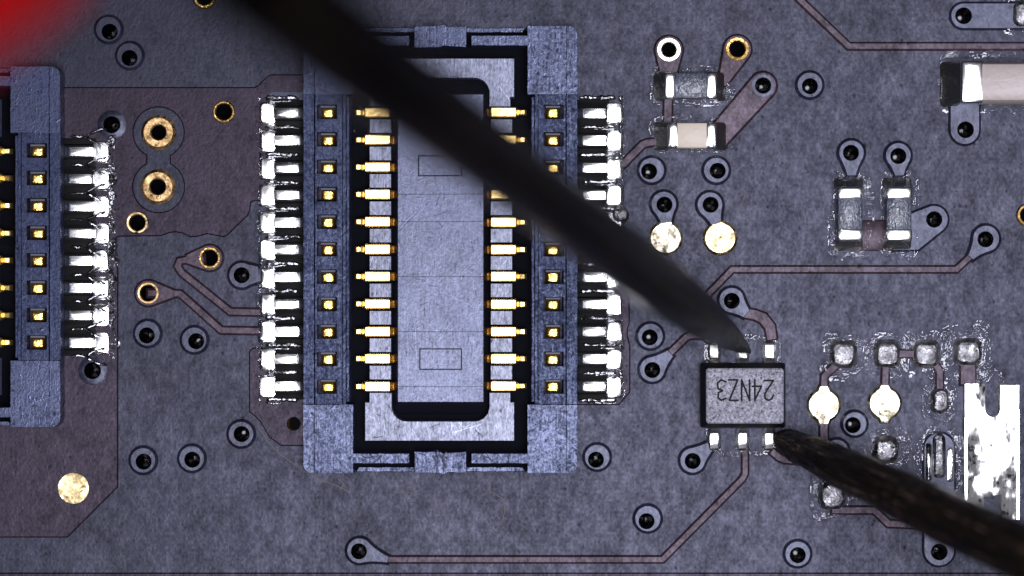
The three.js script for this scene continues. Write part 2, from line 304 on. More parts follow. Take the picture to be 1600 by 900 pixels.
// ------------------------------------------------------------------ the board: slab, copper areas, traces, vias, pads
const board = thing('circuit_board', 'dark blue-grey circuit board covered in vias and thin copper traces', 'circuit board', 800, 450, null, 'structure');
board.position.set(0, 0, 0);
const holes = [];                                           // every drilled hole passes through the slab
const maskVias = [                                          // land x, y, radius, hole x, y, neck [x, y, width]
  [170, 46, 19, 172, 50], [203, 87, 19, 203, 91], [231, 521, 19, 230, 524], [304, 531, 19, 307, 533],
  [377, 678, 19, 378, 678], [224, 719, 19, 225, 721], [300, 716, 19, 301, 718], [562, 860, 19, 561, 861, [606, 874, 9]], [1012, 810, 19.5, 1010, 814], [933, 714, 19, 931, 718],
  [378, 430, 19, 378, 430, [404, 428, 22]], [1082, 719, 19, 1082, 720, [1109, 697, 14]], [1019, 577, 19, 1019, 578, [1047, 552, 12]], [1016, 525, 19, 1015, 527], [1016, 462, 19, 1016, 460], [1143, 469, 19, 1143, 470, [1166, 490, 14]],
  [1018, 266, 19, 1014, 268], [1119, 266, 19, 1121, 267], [1037, 319, 19, 1038, 320, [1041, 348, 15]], [1109, 320, 19, 1110, 320, [1119, 349, 15]], [1265, 133, 19, 1265, 135],
  [1330, 239, 19, 1329, 239, [1330, 274, 13]], [1403, 243, 19, 1403, 244, [1405, 274, 13]], [1540, 373, 20, 1539, 374, [1516, 402, 10]],
  [1335, 662, 18, 1332, 664], [1246, 865, 19, 1246, 867], [1307, 705, 18, 1306, 706],
];
const longLands = [                                         // capsule lands: two ends, radius, via hole
  [1505, 25, 1720, 25, 19, 1505, 25], [1507, 203, 1507, 130, 22, 1508, 203], [1467, 860, 1467, 700, 23, 1467, 862],
];
const flushVias = [[175, 195], [145, 579]];
const openVias = [                                          // x, y, ring outer, hole, material
  [1045, 78, 18.5, 11.5, 'paleRing'], [1152, 77, 18.5, 12, 'goldRing'], [350, 175, 16.5, 12.5, 'goldRing'], [215, 348, 17, 12, 'tanRing'], [328, 403, 17, 12, 'goldRing'], [232, 458, 17, 12, 'copperRing'], [320, -4, 17, 12, 'goldRing'], [1606, 336, 17, 12, 'goldRing'],
  [248, 207, 23.5, 11.5, 'copperRing'], [247, 292, 23.5, 12, 'copperRing'],
];
for (const v of maskVias) holes.push([v[3], v[4], 13]);
for (const v of longLands) holes.push([v[5], v[6], 13]);
for (const v of flushVias) holes.push([v[0], v[1], 13]);
for (const v of openVias) holes.push([v[0], v[1], v[3] + 2.5]);
holes.push([1192, 134, 13], [1459, 343, 13], [459, 662, 11]);
const inside = (c, x, y) => { let r = false; for (let i = 0, j = c.length - 1; i < c.length; j = i++) if ((c[i][1] > y) !== (c[j][1] > y) && x < (c[j][0] - c[i][0]) * (y - c[i][1]) / (c[j][1] - c[i][1]) + c[i][0]) r = !r; return r; };
const holesIn = (c) => holes.filter(([x, y]) => inside(c, x, y)).map(([x, y, r]) => ({ c: circle(x, y, r, 32), b: 0, bot: -60 }));
const slabOutline = [[-420, -300], [2020, -300], [2020, 1200], [-420, 1200]];
part('solder_mask', plate(slabOutline, holesIn(slabOutline), 0, 0.01, -60), M.mask, board);

// copper areas under the mask
const figureEight = () => {
  const c = [], A = [248, 207, 41], B = [248, 292, 41.5];
  for (let i = 0; i <= 34; i++) { const t = (62 - 304 * i / 34) * Math.PI / 180; c.push([A[0] + A[2] * Math.cos(t), A[1] + A[2] * Math.sin(t)]); }
  for (let i = 0; i <= 34; i++) { const t = (242 - 304 * i / 34) * Math.PI / 180; c.push([B[0] + B[2] * Math.cos(t), B[1] + B[2] * Math.sin(t)]); }
  return c;
};
const pourA = [[-60, 138], [398, 138], [404, 135], [418, 121], [424, 118], [520, 118], [520, 312], [398, 312], [391, 315], [389, 330], [386, 336], [355, 366], [349, 369], [340, 367], [324, 364], [308, 368], [298, 369], [286, 363], [274, 361], [262, 363], [252, 367], [186, 368], [178, 371], [170, 378], [150, 383], [-60, 383]];
const pourB = [[-60, 391], [160, 391], [172, 395], [180, 405], [183, 420], [183, 760], [105, 838], [-60, 838]];
const pourC = [[396, 545], [520, 545], [520, 695], [440, 695], [422, 682], [408, 658], [398, 648], [391, 643], [391, 549]];
const pourD = [[880, 425], [978, 425], [982, 432], [982, 505], [979, 514], [979, 525], [983, 540], [983, 612], [966, 631], [880, 631]];
const pourE = [[-420, 896.5], [2020, 896.5], [2020, 1000], [-420, 1000]];
for (const [c, cut] of [[pourA, [{ c: figureEight(), b: 2.6 }]], [pourB, []], [pourC, []], [pourD, []], [pourE, []]]) {
  const drilled = holesIn(c).filter((q) => !cut.length || !inside(cut[0].c, q.c[0][0] - 12, q.c[0][1]));
  part('copper_area', plate(c, [...cut, ...drilled.map((q) => ({ ...q, bot: -2 }))], 3, 2.6), M.pour, board);
}
part('pad_outline', plate(rrect(421, 144, 500, 157, 5), [], 3.4, 2.6), M.land, board);
// traces
const traces = [
  [[[1232, -20], [1250, 0], [1326, 72.5], [1720, 72.5]], 8], [[[965, 262], [976, 255], [984, 246], [1004, 226], [1012, 223], [1030, 222]], 9.5],
  [[[1095, 478], [1108, 458], [1144, 421], [1494, 421], [1523, 394]], 7.5], [[[585, 874], [1035, 874], [1160, 748], [1164, 740], [1164, 700]], 7.5],
  [[[232, 458], [262, 458], [282, 459], [346, 516], [410, 517]], 8.5], [[[318, 404], [292, 406], [281, 408], [278, 416], [284, 426], [360, 487], [410, 488]], 8.5],
  [[[1040, 558], [1072, 527], [1078, 524], [1100, 524], [1112, 536]], 8.5], [[[1152, 480], [1164, 489], [1180, 492], [1192, 497], [1203, 511], [1206, 530]], [14, 14, 14, 15, 15, 14]], [[1044.5, 150], [1042.5, 195]].length && [[[1044, 150], [1043, 198]], 11],
  [[[1206, 705], [1216, 714], [1225, 718], [1250, 720]], 9], [[[1287, 646], [1287, 690]], 11], [[[1318, 560], [1304, 572], [1288, 588], [1287, 612]], [8, 10, 9, 10]], [[[1384, 565], [1382, 612]], 9], [[[1455, 560], [1468, 580], [1468, 622]], 9], [[[1390, 553], [1445, 553]], 10],
  [[[1300, 797], [1366, 797], [1388, 818], [1440, 820]], 9], [[[1512, 560], [1512, 600]], 22],
];
for (const [p, w] of traces) part('trace', plate(ribbon(p, w), [], 4.6, 3.9), M.trace, board);
part('copper_area', plate([[1335, 346], [1400, 346], [1400, 390], [1335, 390]], [], 2.3, 3.2), M.trace, board);
part('copper_area', plate(hull([...circle(1459, 343, 21, 30), [1395, 345], [1395, 390], [1434, 390]]), [{ c: circle(1459, 343, 14, 30) }], 4.9, 4.6), M.land, board);
part('copper_area', plate(hull([...circle(1192, 134, 20, 30), [1112, 198], [1128, 232]]), [{ c: circle(1192, 134, 14, 30) }], 4.9, 4.6), M.trace, board);

// tented vias: land, then the resin-filled well with its own bottom
const wellOf = (x, y) => lathe([[13.4, 4.2], [12.9, 5.3], [12.1, 4.9], [11.4, 3], [11.5, 0], [12.4, -4], [12.7, -16], ...Array.from({ length: 14 }, (_, i) => [12.7 * Math.cos((i + 1) / 14 * Math.PI / 2), -16 - 25 * Math.sin((i + 1) / 14 * Math.PI / 2)])], x, y, 36);
for (const [x, y, r, hx, hy, neck] of maskVias) {
  const g = sub('via', x, y, board);
  let c = circle(x, y, r, 36);
  if (neck) {
    const [nx, ny, w] = neck, d = Math.hypot(nx - x, ny - y), ux = (nx - x) / d, uy = (ny - y) / d;
    const out = circle(x, y, r, 72).filter(([px, py]) => ((px - x) * ux + (py - y) * uy) < r * 0.62);
    const a0 = Math.atan2(uy, ux);
    out.sort((p, q) => { const f = (s) => { let t = Math.atan2(s[1] - y, s[0] - x) - a0; while (t < 0) t += 2 * Math.PI; return t; }; return f(p) - f(q); });
    const curve = (s) => { const a = s > 0 ? out[0] : out[out.length - 1], b = [nx - uy * w / 2 * s, ny + ux * w / 2 * s], k = [x + ux * (r * 0.62 + (d - r * 0.62) * 0.42) - uy * (w / 2 + 3.2) * s, y + uy * (r * 0.62 + (d - r * 0.62) * 0.42) + ux * (w / 2 + 3.2) * s]; const q = []; for (let i = 1; i <= 6; i++) { const t = i / 6; q.push([(1 - t) * (1 - t) * a[0] + 2 * t * (1 - t) * k[0] + t * t * b[0], (1 - t) * (1 - t) * a[1] + 2 * t * (1 - t) * k[1] + t * t * b[1]]); } return q; };
    c = [...out, ...curve(-1), ...curve(1).reverse()];
  }
  part('land', plate(c, [{ c: circle(hx, hy, 12.6, 32) }], 5.5, 5.4), M.land, g);
  part('well', wellOf(hx, hy), M.well, g);
}
for (const [x0, y0, x1, y1, r, hx, hy] of longLands) {
  const g = sub('via', x0, y0, board);
  part('land', plate(hull([...circle(x0, y0, r, 36), ...circle(x1, y1, r, 36)]), [{ c: circle(hx, hy, 12.6, 32) }], 4.8, 4.4), M.land, g);
  part('well', wellOf(hx, hy), M.well, g);
}
for (const [x, y] of flushVias) { const g = sub('via', x, y, board); part('land', plate(circle(x, y, 21, 40), [{ c: circle(x, y, 12.6, 32) }], 3.6, 9), M.land, g); part('well', wellOf(x, y), M.well, g); }
for (const [x, y] of [[1192, 134], [1459, 343]]) { const g = sub('via', x, y, board); part('land', plate(circle(x, y, 17.5, 36), [{ c: circle(x, y, 12.6, 32) }], 5.2, 1.2), M.land, g); part('well', wellOf(x, y), M.well, g); }
// open plated holes
const openLands = { 0: [1044, 132, 16], 1: [1128, 132, 12], 4: [292, 405, 12], 5: [272, 459, 10] };
openVias.forEach(([x, y, R, r, mat], i) => {
  const g = sub('plated_hole', x, y, board);
  if (openLands[i]) { const [nx, ny, w] = openLands[i], d = Math.hypot(nx - x, ny - y), ux = (nx - x) / d, uy = (ny - y) / d; part('land', plate(hull([...circle(x, y, R + 2.2, 40), [nx - uy * w / 2, ny + ux * w / 2], [nx + uy * w / 2, ny - ux * w / 2]]), [{ c: circle(x, y, R, 36) }], 4.8, 4.2), M.trace, g); }
  const big = R > 20;
  part('ring', lathe([[R + (big ? 4.5 : 1.4), big ? -0.5 : 2.4], [R + 0.2, 4.6], [R - 0.8, 5.4], [r + 1.6, 5.3], [r + 0.3, 3.8], [r - 0.2, 0], [r + 0.2, -5]], x, y, 40, 0.3), M[mat], g);
  part('barrel', lathe([[r + 0.1, -4], [r + 2.3, -14], [r + 2.3, -58], [0, -59]], x, y, 32), M.floor, g);  // darkness down the hole is painted, the wall would show lit metal
});
part('plated_hole', lathe([[12, 2.6], [11, 2.4], [10.6, 0], [10.2, -60]], 459, 662, 28), M.goldRing, board);
// bare gold test pads
for (const [x, y, r, necks] of [[1040, 372, 23, [[1041, 346, 15]]], [1125, 372, 23, [[1119, 347, 15]]], [115.5, 762.5, 24, []], [1287, 633, 23, [[1287, 604, 11], [1287, 662, 12]]], [1382, 630, 23, [[1382, 602, 10], [1382, 658, 10]]]]) {
  let c = circle(x, y, r, 48);
  for (const [nx, ny, w] of necks) { const s = Math.sign(ny - y); c = c.filter((p) => (p[1] - y) * s < r * 0.95); c.push([nx + w / 2 * s, ny], [nx - w / 2 * s, ny]); c.sort((p, q) => Math.atan2(p[1] - y, p[0] - x) - Math.atan2(q[1] - y, q[0] - x)); }
  part('test_pad', plate(c, [], 5.4, necks.length ? 5 : 1.6), x === 1125 || x < 200 ? M.goldPad : M.palePad, board);
}
// solder left on bare pads
const dome = (cx, cy, w, h, r, high, s) => {
  const x0 = cx - w / 2, x1 = cx + w / 2, y0 = cy - h / 2, y1 = cy + h / 2, k = Math.min(w, h);
  const ring = (d, hh) => { const c = rrect(x0 + d, y0 + d, x1 - d, y1 - d, Math.max(2, r - d * 0.5), 8); return { c: c.map(([a, b]) => [a + (vnoise(a / 5, b / 5, s) - 0.5) * 2.2, b + (vnoise(a / 5, b / 5, s + 9) - 0.5) * 2.2]), hs: c.map(([a, b]) => hh + (d > 1 ? (vnoise(a / 7, b / 7, s + 20) - 0.5) * 0.9 : 0)), h: hh }; };
  return loft([ring(-1.5, -0.5), ring(0, high * 0.20), ring(k * 0.045, high * 0.52), ring(k * 0.095, high * 0.78), ring(k * 0.16, high * 0.91), ring(k * 0.26, high * 0.975), ring(k * 0.40, high * 1.0)], 1.2);
};
const bumps = [[1318, 553, 41, 42, 11], [1386, 553, 41, 42, 13], [1447, 553, 41, 42, 12], [1512, 550, 44, 42, 13], [1468, 626, 27, 39, 13], [1383, 703, 40, 42, 15], [1300, 773, 42, 46, 15], [1467, 712, 22, 72, 11], [968, 336, 27, 27, 13], [1604, 22, 46, 40, 12]];
bumps.forEach(([x, y, w, h, r], i) => part('solder_bump', dome(x, y, w, h, r, i === 7 ? 13 : 12, 40 + i * 13), M.bump, board));
for (const [x, y, w, h] of [[1450, 722, 11, 62], [1484, 726, 10, 56]]) part('solder_bump', dome(x, y, w, h, 5, 7, x), M.tin, board);

// stray fibres and hairline scrapes lying on the mask
M.fibre = std({ color: lin(0.115, 0.10, 0.092), roughness: 0.8 });
for (const [p, w] of [[[[402, 664], [426, 698], [462, 727], [498, 748], [522, 757], [545, 768]], 1.2], [[[528, 748], [536, 756], [532, 764]], 1.4], [[[762, 765], [776, 774], [786, 780], [788, 800], [782, 820]], 1.2], [[[676, 778], [684, 796], [690, 812]], 1.0], [[[622, 770], [640, 769], [658, 773]], 0.7], [[[1056, 187], [1066, 181], [1080, 182]], 0.7], [[[1168, 292], [1158, 318], [1146, 340]], 1.0], [[[783, 792], [774, 802]], 0.9]]) {
  const crv = new THREE.CatmullRomCurve3(p.map(([x, y], i) => new THREE.Vector3(X(x), Y(0.5 + 0.4 * Math.sin(i * 2.1)), Z(y))));
  part('fibre', new THREE.TubeGeometry(crv, 24, w * 0.62 / 1000, 5), M.fibre, board);
}

// ------------------------------------------------------------------ flux left round the joints: a clear crinkled film
const lump = (x, y, s) => 6.0 * Math.abs(vnoise(x / 4.6, y / 4.6, s) - 0.5) + 5.0 * (vnoise(x / 8, y / 8, s + 3) - 0.5) + 2.6 * (vnoise(x / 2.6, y / 2.6, s + 5) - 0.5);
const boxDist = (x, y, [x0, y0, x1, y1], r) => { const qx = Math.abs(x - (x0 + x1) / 2) - (x1 - x0) / 2 + r, qy = Math.abs(y - (y0 + y1) / 2) - (y1 - y0) / 2 + r; return Math.hypot(Math.max(qx, 0), Math.max(qy, 0)) + Math.min(Math.max(qx, qy), 0) - r; };
const halo = (b, r, reach, s) => film(b[0] - reach * 1.5 - 3, b[1] - reach * 1.5 - 3, b[2] + reach * 1.5 + 3, b[3] + reach * 1.5 + 3, 1.25, (x, y) => {
  const d = boxDist(x, y, b, r), edge = reach * (0.45 + 1.0 * vnoise(x / 18, y / 18, s + 8));
  if (d < -2) return -2;
  const env = sstep(edge, edge * 0.5, d), wrinkle = Math.sin(d * 1.25 + 7 * vnoise(x / 10, y / 10, s + 2)) * (0.5 + vnoise(x / 13, y / 13, s + 6));
  return (2.2 + 1.5 * wrinkle + 0.55 * lump(x + 0.37 * y, y - 0.41 * x, s)) * env - 0.5;
});
const fluxParts = [];
for (const [b, r, reach] of [[[1023, 111, 1136, 156], 8, 11], [[1023, 187, 1137, 232], 8, 11], [[1308, 276, 1352, 394], 8, 16], [[1383, 276, 1427, 394], 8, 13], [[1478, 90, 1600, 164], 8, 14], [[1298, 533, 1338, 573], 10, 17], [[1366, 533, 1406, 573], 10, 15], [[1427, 533, 1467, 573], 10, 17], [[1490, 529, 1534, 571], 10, 24], [[1454, 606, 1482, 646], 10, 12], [[1363, 682, 1403, 724], 12, 18], [[1279, 750, 1321, 796], 12, 18], [[1442, 680, 1494, 760], 18, 14], [[1106, 530, 1216, 568], 4, 8], [[1106, 668, 1216, 706], 4, 8], [[1582, 2, 1630, 44], 4, 16], [[1530, 580, 1562, 650], 6, 10]])
  fluxParts.push(halo(b, r, b[1] > 500 && b[0] > 1250 ? reach * 1.25 : reach, Math.round(b[0] * 3 + b[1])));
const fluxStuff = part('flux_residue', fluxParts, M.flux, board); fluxStuff.userData.kind = 'stuff';

// ------------------------------------------------------------------ the board-to-board connectors
const goldContact = [[611, 12, 6.5], [610.5, 24, 7], [608.5, 29.5, 7.6], [608, 31, 7.9], [570.5, 31, 7.9], [568.8, 29, 7.8], [568, 25.5, 6.5], [566.5, 23.5, 5.2], [564.5, 25, 4.4], [562.5, 26, 4.4], [556.5, 26, 4.4], [554.5, 24, 4.4], [553, 12, 4.4]];
const goldTail = [[619, 6, 5.5], [617.5, 15, 5.8], [615, 20, 6], [612.5, 18, 6], [611.5, 12, 6]];
function connector(label, cx, rows, end, sides) {           // everything is measured on the half at x < 688 and mirrored
  at(44);
  const dx = cx - 688, y0 = rows[0] - end, y1 = rows[rows.length - 1] + end + 1, ym = (y0 + y1) / 2;
  const t = thing('board_connector', label, 'connector', cx, ym, 'board-to-board connectors soldered to the circuit board');
  const mx = (x, s) => (s < 0 ? x : 1376 - x) + dx;
  const mc = (c, s) => c.map(([x, y]) => [mx(x, s), y]);
  const my = (c) => c.map(([x, y]) => [x, y0 + y1 - y]);
  const a = rows[0] - 27.5, b = rows[rows.length - 1] + 27.5;   // ends of the contact rails
  const rough = (c) => { c = cw(c); const o = []; for (let i = 0; i < c.length; i++) { const p = c[i], q = c[(i + 1) % c.length], n = Math.max(1, Math.round(Math.hypot(q[0] - p[0], q[1] - p[1]) / 9)); for (let k = 0; k < n; k++) o.push([p[0] + (q[0] - p[0]) * k / n + (k ? rr(-0.45, 0.45) : 0), p[1] + (q[1] - p[1]) * k / n + (k ? rr(-0.45, 0.45) : 0)]); } return o; };
  const body = [], railGeo = [];
  for (const s of [-1, 1]) {
    // end blocks with their spring arms, in the lower end and mirrored to the upper
    const R = 14, block = [[491.5, b + 1], [551.5, b + 1], [551.5, y1 - 30], [639, y1 - 30], [639, y1 - 15.5], [551.5, y1 - 15.5], [551.5, y1], [491.5, y1]];
    const ledge = [[474, b + 1], [490.6, b + 1], [490.6, y1], ...Array.from({ length: 6 }, (_, i) => { const q = (90 + 18 * i) * Math.PI / 180; return [474 + R + R * Math.cos(q), y1 - R + R * Math.sin(q)]; })];
    for (const c of [block, ledge]) for (const f of [0, 1]) { const q = mc(c, s); body.push(plate(rough(f ? my(q) : q), [], 44, 1.3, 0)); }
    for (const f of [0, 1]) { const q = mc([[560, y1 - 7], [648, y1 - 7], [648, y1 - 1], [556, y1 - 1]], s); body.push(plate(rough(f ? my(q) : q), [], 12, 1.5, 0)); }
    // rail with its windows, ledge and inner wall
    const wins = rows.map((r) => ({ c: mc(rrect(495, r - 11.5, 527, r + 11.5, 1.2, 1), s), b: 0, bot: 2 }));
    railGeo.push(plate(mc([[492.4, a], [534.6, a], [534.6, b], [492.4, b]], s), wins, 41.5, 0.9, 0), plate(rough(mc([[474.2, a], [490.4, a], [490.4, b], [474.2, b]], s)), [], 41, 1.4, 0),
      plate(rough(mc([[535.8, a], [540, a], [540, b], [535.8, b]], s)), [], 41, 0.8, 0), plate(rough(mc([[541.2, a + 4], [545, a + 4], [545, b - 4], [541.2, b - 4]], s)), [], 36, 3.2, 0));
  }
  for (const f of [0, 1]) { const q = [[648, y1 - 33], [688, y1 - 32.5], [692, y1 - 30], [728, y1 - 33], [728, y1 - 1], [700, y1 - 2], [693, y1 + 1.5], [683, y1 - 0.5], [648, y1 - 1]].map(([x, y]) => [x + dx, y]); body.push(plate(rough(f ? my(q) : q), [], 43, 1.4, 0)); }
  part('housing', body, M.plastic, t);
  part('contact_rail', railGeo, M.rail, t);
  // the deep slot between housing and middle, its shade painted as a near-black floor
  part('slot_floor', plate([[542 + dx, y0 + 3], [834 + dx, y0 + 3], [834 + dx, y1 - 3], [542 + dx, y1 - 3]], [], 3, 1, 0.5), M.floor, t);
  // insulator plate round the tongue: end sections and the blocks between contacts
  const pl = [], ya = rows[0] - 17, yb = rows[rows.length - 1] + 10.5;
  const endPlate = [[577, yb], [611, yb], [611, yb + 24], [614, yb + 33], [620, yb + 40], [628, yb + 44], [636, yb + 45], [740, yb + 45], [748, yb + 44], [756, yb + 40], [762, yb + 33], [765, yb + 24], [765, yb], [797, yb], [797, yb + 15], [803, yb + 15], [803, y1 - 50], [570, y1 - 50], [570, yb + 15], [577, yb + 15]].map(([x, y]) => [x + dx, y]);
  for (const f of [0, 1]) pl.push(plate(f ? my(endPlate) : endPlate, [], 28, 1.2, 0));
  for (let i = 0; i + 1 < rows.length; i++) for (const s of sides) { const x = s < 0 ? 577 : 767; pl.push(plate([[x, rows[i] + 11], [x + 33, rows[i] + 11], [x + 33, rows[i + 1] - 11], [x, rows[i + 1] - 11]].map(([p, q]) => [p + dx, q]), [], 26.5, 1, 0)); }
  part('insulator_plate', pl, M.plate, t);
  // tongue: sloping foot, flat top with a shallow moulded mark at each end
  const ta = rows[0] - 27, tb = rows[rows.length - 1] + 24;
  const marks = [[655, rows[rows.length - 1] - 60, 722, rows[rows.length - 1] - 26], [653, rows[0] + 68, 722, rows[0] + 101]].filter((q) => q[1] > ta && q[3] < tb - 5);
  const seams = rows.filter((_, i) => [3, 4, 6, 8, 10].includes(i));
  const tops = [], edgesY = [ta, ...seams, tb];
  for (let i = 0; i + 1 < edgesY.length; i++) {
    const m = marks.filter((q) => q[1] > edgesY[i] && q[3] < edgesY[i + 1]).map((q) => ({ c: rrect(q[0] + dx, q[1], q[2] + dx, q[3], 0.6, 1), b: 0, bot: 38 }));
    tops.push(plate([[622 + dx, edgesY[i] + (i ? 0.35 : 0)], [755 + dx, edgesY[i] + (i ? 0.35 : 0)], [755 + dx, edgesY[i + 1] - 0.35], [622 + dx, edgesY[i + 1] - 0.35]], m, 44, 0.3, 40));
  }
  const foot = loft([[612, ta - 24, 765, tb + 22, 18, 2], [613.5, ta - 22, 763.5, tb + 20, 17, 10], [617, ta - 12, 760, tb + 13, 13, 24], [620.4, ta - 3, 756.6, tb + 3, 7, 37], [621.8, ta - 0.6, 755.2, tb + 0.6, 3, 40.5], [630, ta + 8, 747, tb - 8, 3, 24]].map(([p, q, u, w, r, h]) => ({ c: rrect(p + dx, q, u + dx, w, r, 6), h })), 0.5, true);
  part('tongue_foot', foot, M.well2, t);
  const tongue = part('tongue', tops, M.plate2, t);
  for (const q of marks) part('moulded_mark', plate(rrect(q[0] + 2.0 + dx, q[1] + 2.0, q[2] - 2.0 + dx, q[3] - 2.0, 0.6, 1), [], 43.4, 0.4, 39), M.plate2, t);
  // contacts
  for (const r of rows) for (const s of sides) {
    const jog = rr(-0.8, 0.8), ms = (pts) => pts.map(([x, h, w]) => [mx(x, s), h + rr(-0.25, 0.25), w + rr(-0.3, 0.3)]);
    const c = part('gold_contact', strip(ms(goldContact), r + jog * 0.6, 3), M.gold, t);
    part('contact_bend', strip(ms(goldTail), r + jog * 0.6, 3), M.goldDim, c);
    const w0 = mx(503.5, s), w1 = mx(520, s), wx0 = Math.min(w0, w1), wx1 = Math.max(w0, w1);
    part('window_contact', loft([[wx0 - 3, r - 7.5, wx1 + 3, r + 10, 2, 12], [wx0 - 1, r - 5.5, wx1 + 1, r + 8.6, 2.4, 22], [wx0 + 0.8, r - 4.2 + jog, wx1 - 0.8, r + 7.4, 3, 25.6], [wx0 + 2.4, r - 2.8 + jog, wx1 - 2.4, r + 6.2, 3, 26]].map(([p, q, u, w, rad, h]) => ({ c: rrect(p, q, u, w, rad, 3), h })), 0.9), M.goldWin, t);
    part('window_ledge', plate([[wx0 - 3, r - 10.2], [wx1 + 3, r - 10.2], [wx1 + 3, r - 7.4], [wx0 - 3, r - 7.4]], [], 26, 0.8, 2), M.ledge, t);
    // solder tail outside: lead, then the fillet on its pad
    const wob = () => rr(-1.1, 1.1);
    const L = (x0, q0, x1, q1, rad, h) => { const p = mx(x0, s), u = mx(x1, s); return { c: rrect(Math.min(p, u), q0, Math.max(p, u), q1, rad, 3), h }; };
    const lead = part('solder_lead', loft([L(426, r - 8.4, 477, r + 9.4, 2, 0), L(426, r - 8, 476, r + 9, 2, 6), L(426.3, r - 7.4, 467, r + 8.4, 2, 14), L(427.3 + wob(), r - 6.6 + wob() * 0.4, 464 + wob(), r + 7.6 + wob() * 0.4, 2.5, 16.2), L(430 + wob(), r - 3.4 + wob() * 0.6, 461 + wob(), r + 4.4 + wob() * 0.6, 2, 17 + rr(-0.1, 0.35))], 0.6), M.tinSmooth, t);
    part('shade_collar', loft([L(423, r - 21.2, 475, r + 21.6, 3, 3.4), L(424, r - 20, 474, r + 20.6, 3, 3.9), L(425, r - 13 + wob(), 474, r + 14 + wob(), 3, 5), L(426, r - 9, 474, r + 10, 3, 10)], 0.9), M.leadShade, lead);  // dark skirt added for the shade between leads, not a residue
    part('solder_fillet', loft([L(400 + wob(), r - 17 + wob(), 431, r + 19.5 + wob(), 4, 0), L(402.5 + wob(), r - 16.4 + wob(), 429, r + 18.5 + wob(), 4.5, 5), L(404.5 + wob(), r - 14.5, 427, r + 16.6, 5, 7.8), L(406 + wob(), r - 13.5 + wob(), 424 + wob(), r + 14.5 + wob(), 5, 8.6), L(411, r - 9, 419, r + 9, 4, 8.9)], 0.6), M.tinSmooth, lead);
  }
  // flux between the tails: wrinkled beads, and a crust beyond the pads
  const fl = [], crust = [];
  const worm = (p, w, h) => {                               // a beaded ridge along a path
    const q = []; for (let i = 0; i + 1 < p.length; i++) { const n = Math.max(2, Math.round(Math.hypot(p[i + 1][0] - p[i][0], p[i + 1][1] - p[i][1]) / 2.2)); for (let k = 0; k < n; k++) q.push([p[i][0] + (p[i + 1][0] - p[i][0]) * k / n, p[i][1] + (p[i + 1][1] - p[i][1]) * k / n + rr(-0.7, 0.7)]); } q.push(p[p.length - 1]);
    const ws = q.map((v, i) => w * (0.45 + 0.9 * vnoise(v[0] / 4, v[1] / 4 + i * 0.1, 71)) * Math.min(1, 0.3 + Math.min(i, q.length - 1 - i) / 3));
    const pos = [], M5 = [[-1, 0], [-0.72, 0.66], [-0.25, 0.97], [0.25, 0.97], [0.72, 0.66], [1, 0]];
    const V = (i, k) => { const a = q[Math.max(0, i - 1)], b = q[Math.min(q.length - 1, i + 1)], l = Math.hypot(b[0] - a[0], b[1] - a[1]) || 1; const nx = -(b[1] - a[1]) / l, ny = (b[0] - a[0]) / l; return [X(q[i][0] + nx * ws[i] * M5[k][0]), Y(3.2 + h * (0.6 + 0.6 * ws[i] / w) * M5[k][1]), Z(q[i][1] + ny * ws[i] * M5[k][0])]; };
    for (let i = 0; i + 1 < q.length; i++) for (let k = 0; k < 5; k++) pos.push(...V(i, k), ...V(i, k + 1), ...V(i + 1, k), ...V(i + 1, k), ...V(i, k + 1), ...V(i + 1, k + 1));
    return tri(pos, 1.0);
  };
  for (const s of sides) {
    for (let i = -1; i < rows.length; i++) {
      const y = i < 0 ? rows[0] - 23 : rows[i] + 22.5, wv = () => rr(-1.6, 1.6), B = (p) => p.map(([x, yy]) => [mx(x, s), yy]);
      const main = s === -1 || sides.length > 1;
      if (main) {
        fl.push(worm(B([[409 + rr(0, 6), y + wv()], [422, y + wv() - 1], [436, y + wv()], [450, y + wv()], [464 + rr(0, 8), y + wv()]]), 4.2, 6));
        if (rnd() < 0.6) fl.push(worm(B([[412, y + 3 + wv()], [424, y + 4 + wv()], [440 + rr(0, 14), y + 3.5 + wv()]]), 2.2, 4));
        if (rnd() < 0.6) fl.push(worm(B([[401, y - 4 + wv()], [406, y + wv()], [402, y + 6 + wv()]]), 2.4, 6));
      } else {
        fl.push(worm(B([[463, y + wv()], [452, y + wv()], [440 + rr(-3, 3), y]]), 3, 9), worm(B([[438, y], [428, y - 6 + wv()], [416, y - 11], [405, y - 14 + wv()]]), 2.6, 10), worm(B([[438, y], [428, y + 7 + wv()], [416, y + 12], [405, y + 15 + wv()]]), 2.6, 10));
      }
    }
    const only = sides.length < 2, reach = only ? 24 : 12, f0 = Math.min(mx(401 - reach, s), mx(404, s)), f1 = f0 + reach + 3;
    (only ? fl : crust).push(film(f0, rows[0] - 26, f1, rows[rows.length - 1] + 26, 1.5, (x, y) => {
      const m = s < 0 ? f1 - x : x - f0;
      const e = sstep(reach * (0.55 + 0.6 * vnoise(y / 14, s + 5, 19)), 4, m + 3 * (vnoise(x / 6, y / 6, 21) - 0.5));
      return e * (4 + 2.0 * lump(x, y, 61)) * (only ? 1 : 0.6 + 0.5 * vnoise(y / 17, 3, 23)) - 1.6;
    }));
  }
  const fp = part('flux_residue', fl, M.flux2, t); fp.userData.kind = 'stuff';
  const fc = crust.length && part('flux_crust', crust, M.flux, t); if (fc) fc.userData.kind = 'stuff';
  at(0);
  return t;
}
M.well2 = std({ color: lin(0.006, 0.006, 0.010), roughness: 0.35, specularIntensity: 0.6 });
M.plate2 = std({ color: lin(0.11, 0.12, 0.21), map: like(plTint, 0.45, 0.2), roughness: 0.68, roughnessMap: plRoughSoft, bumpMap: plBump, bumpScale: 0.0005, ior: 1.65, specularColor: lin(0.58, 0.62, 0.80) });
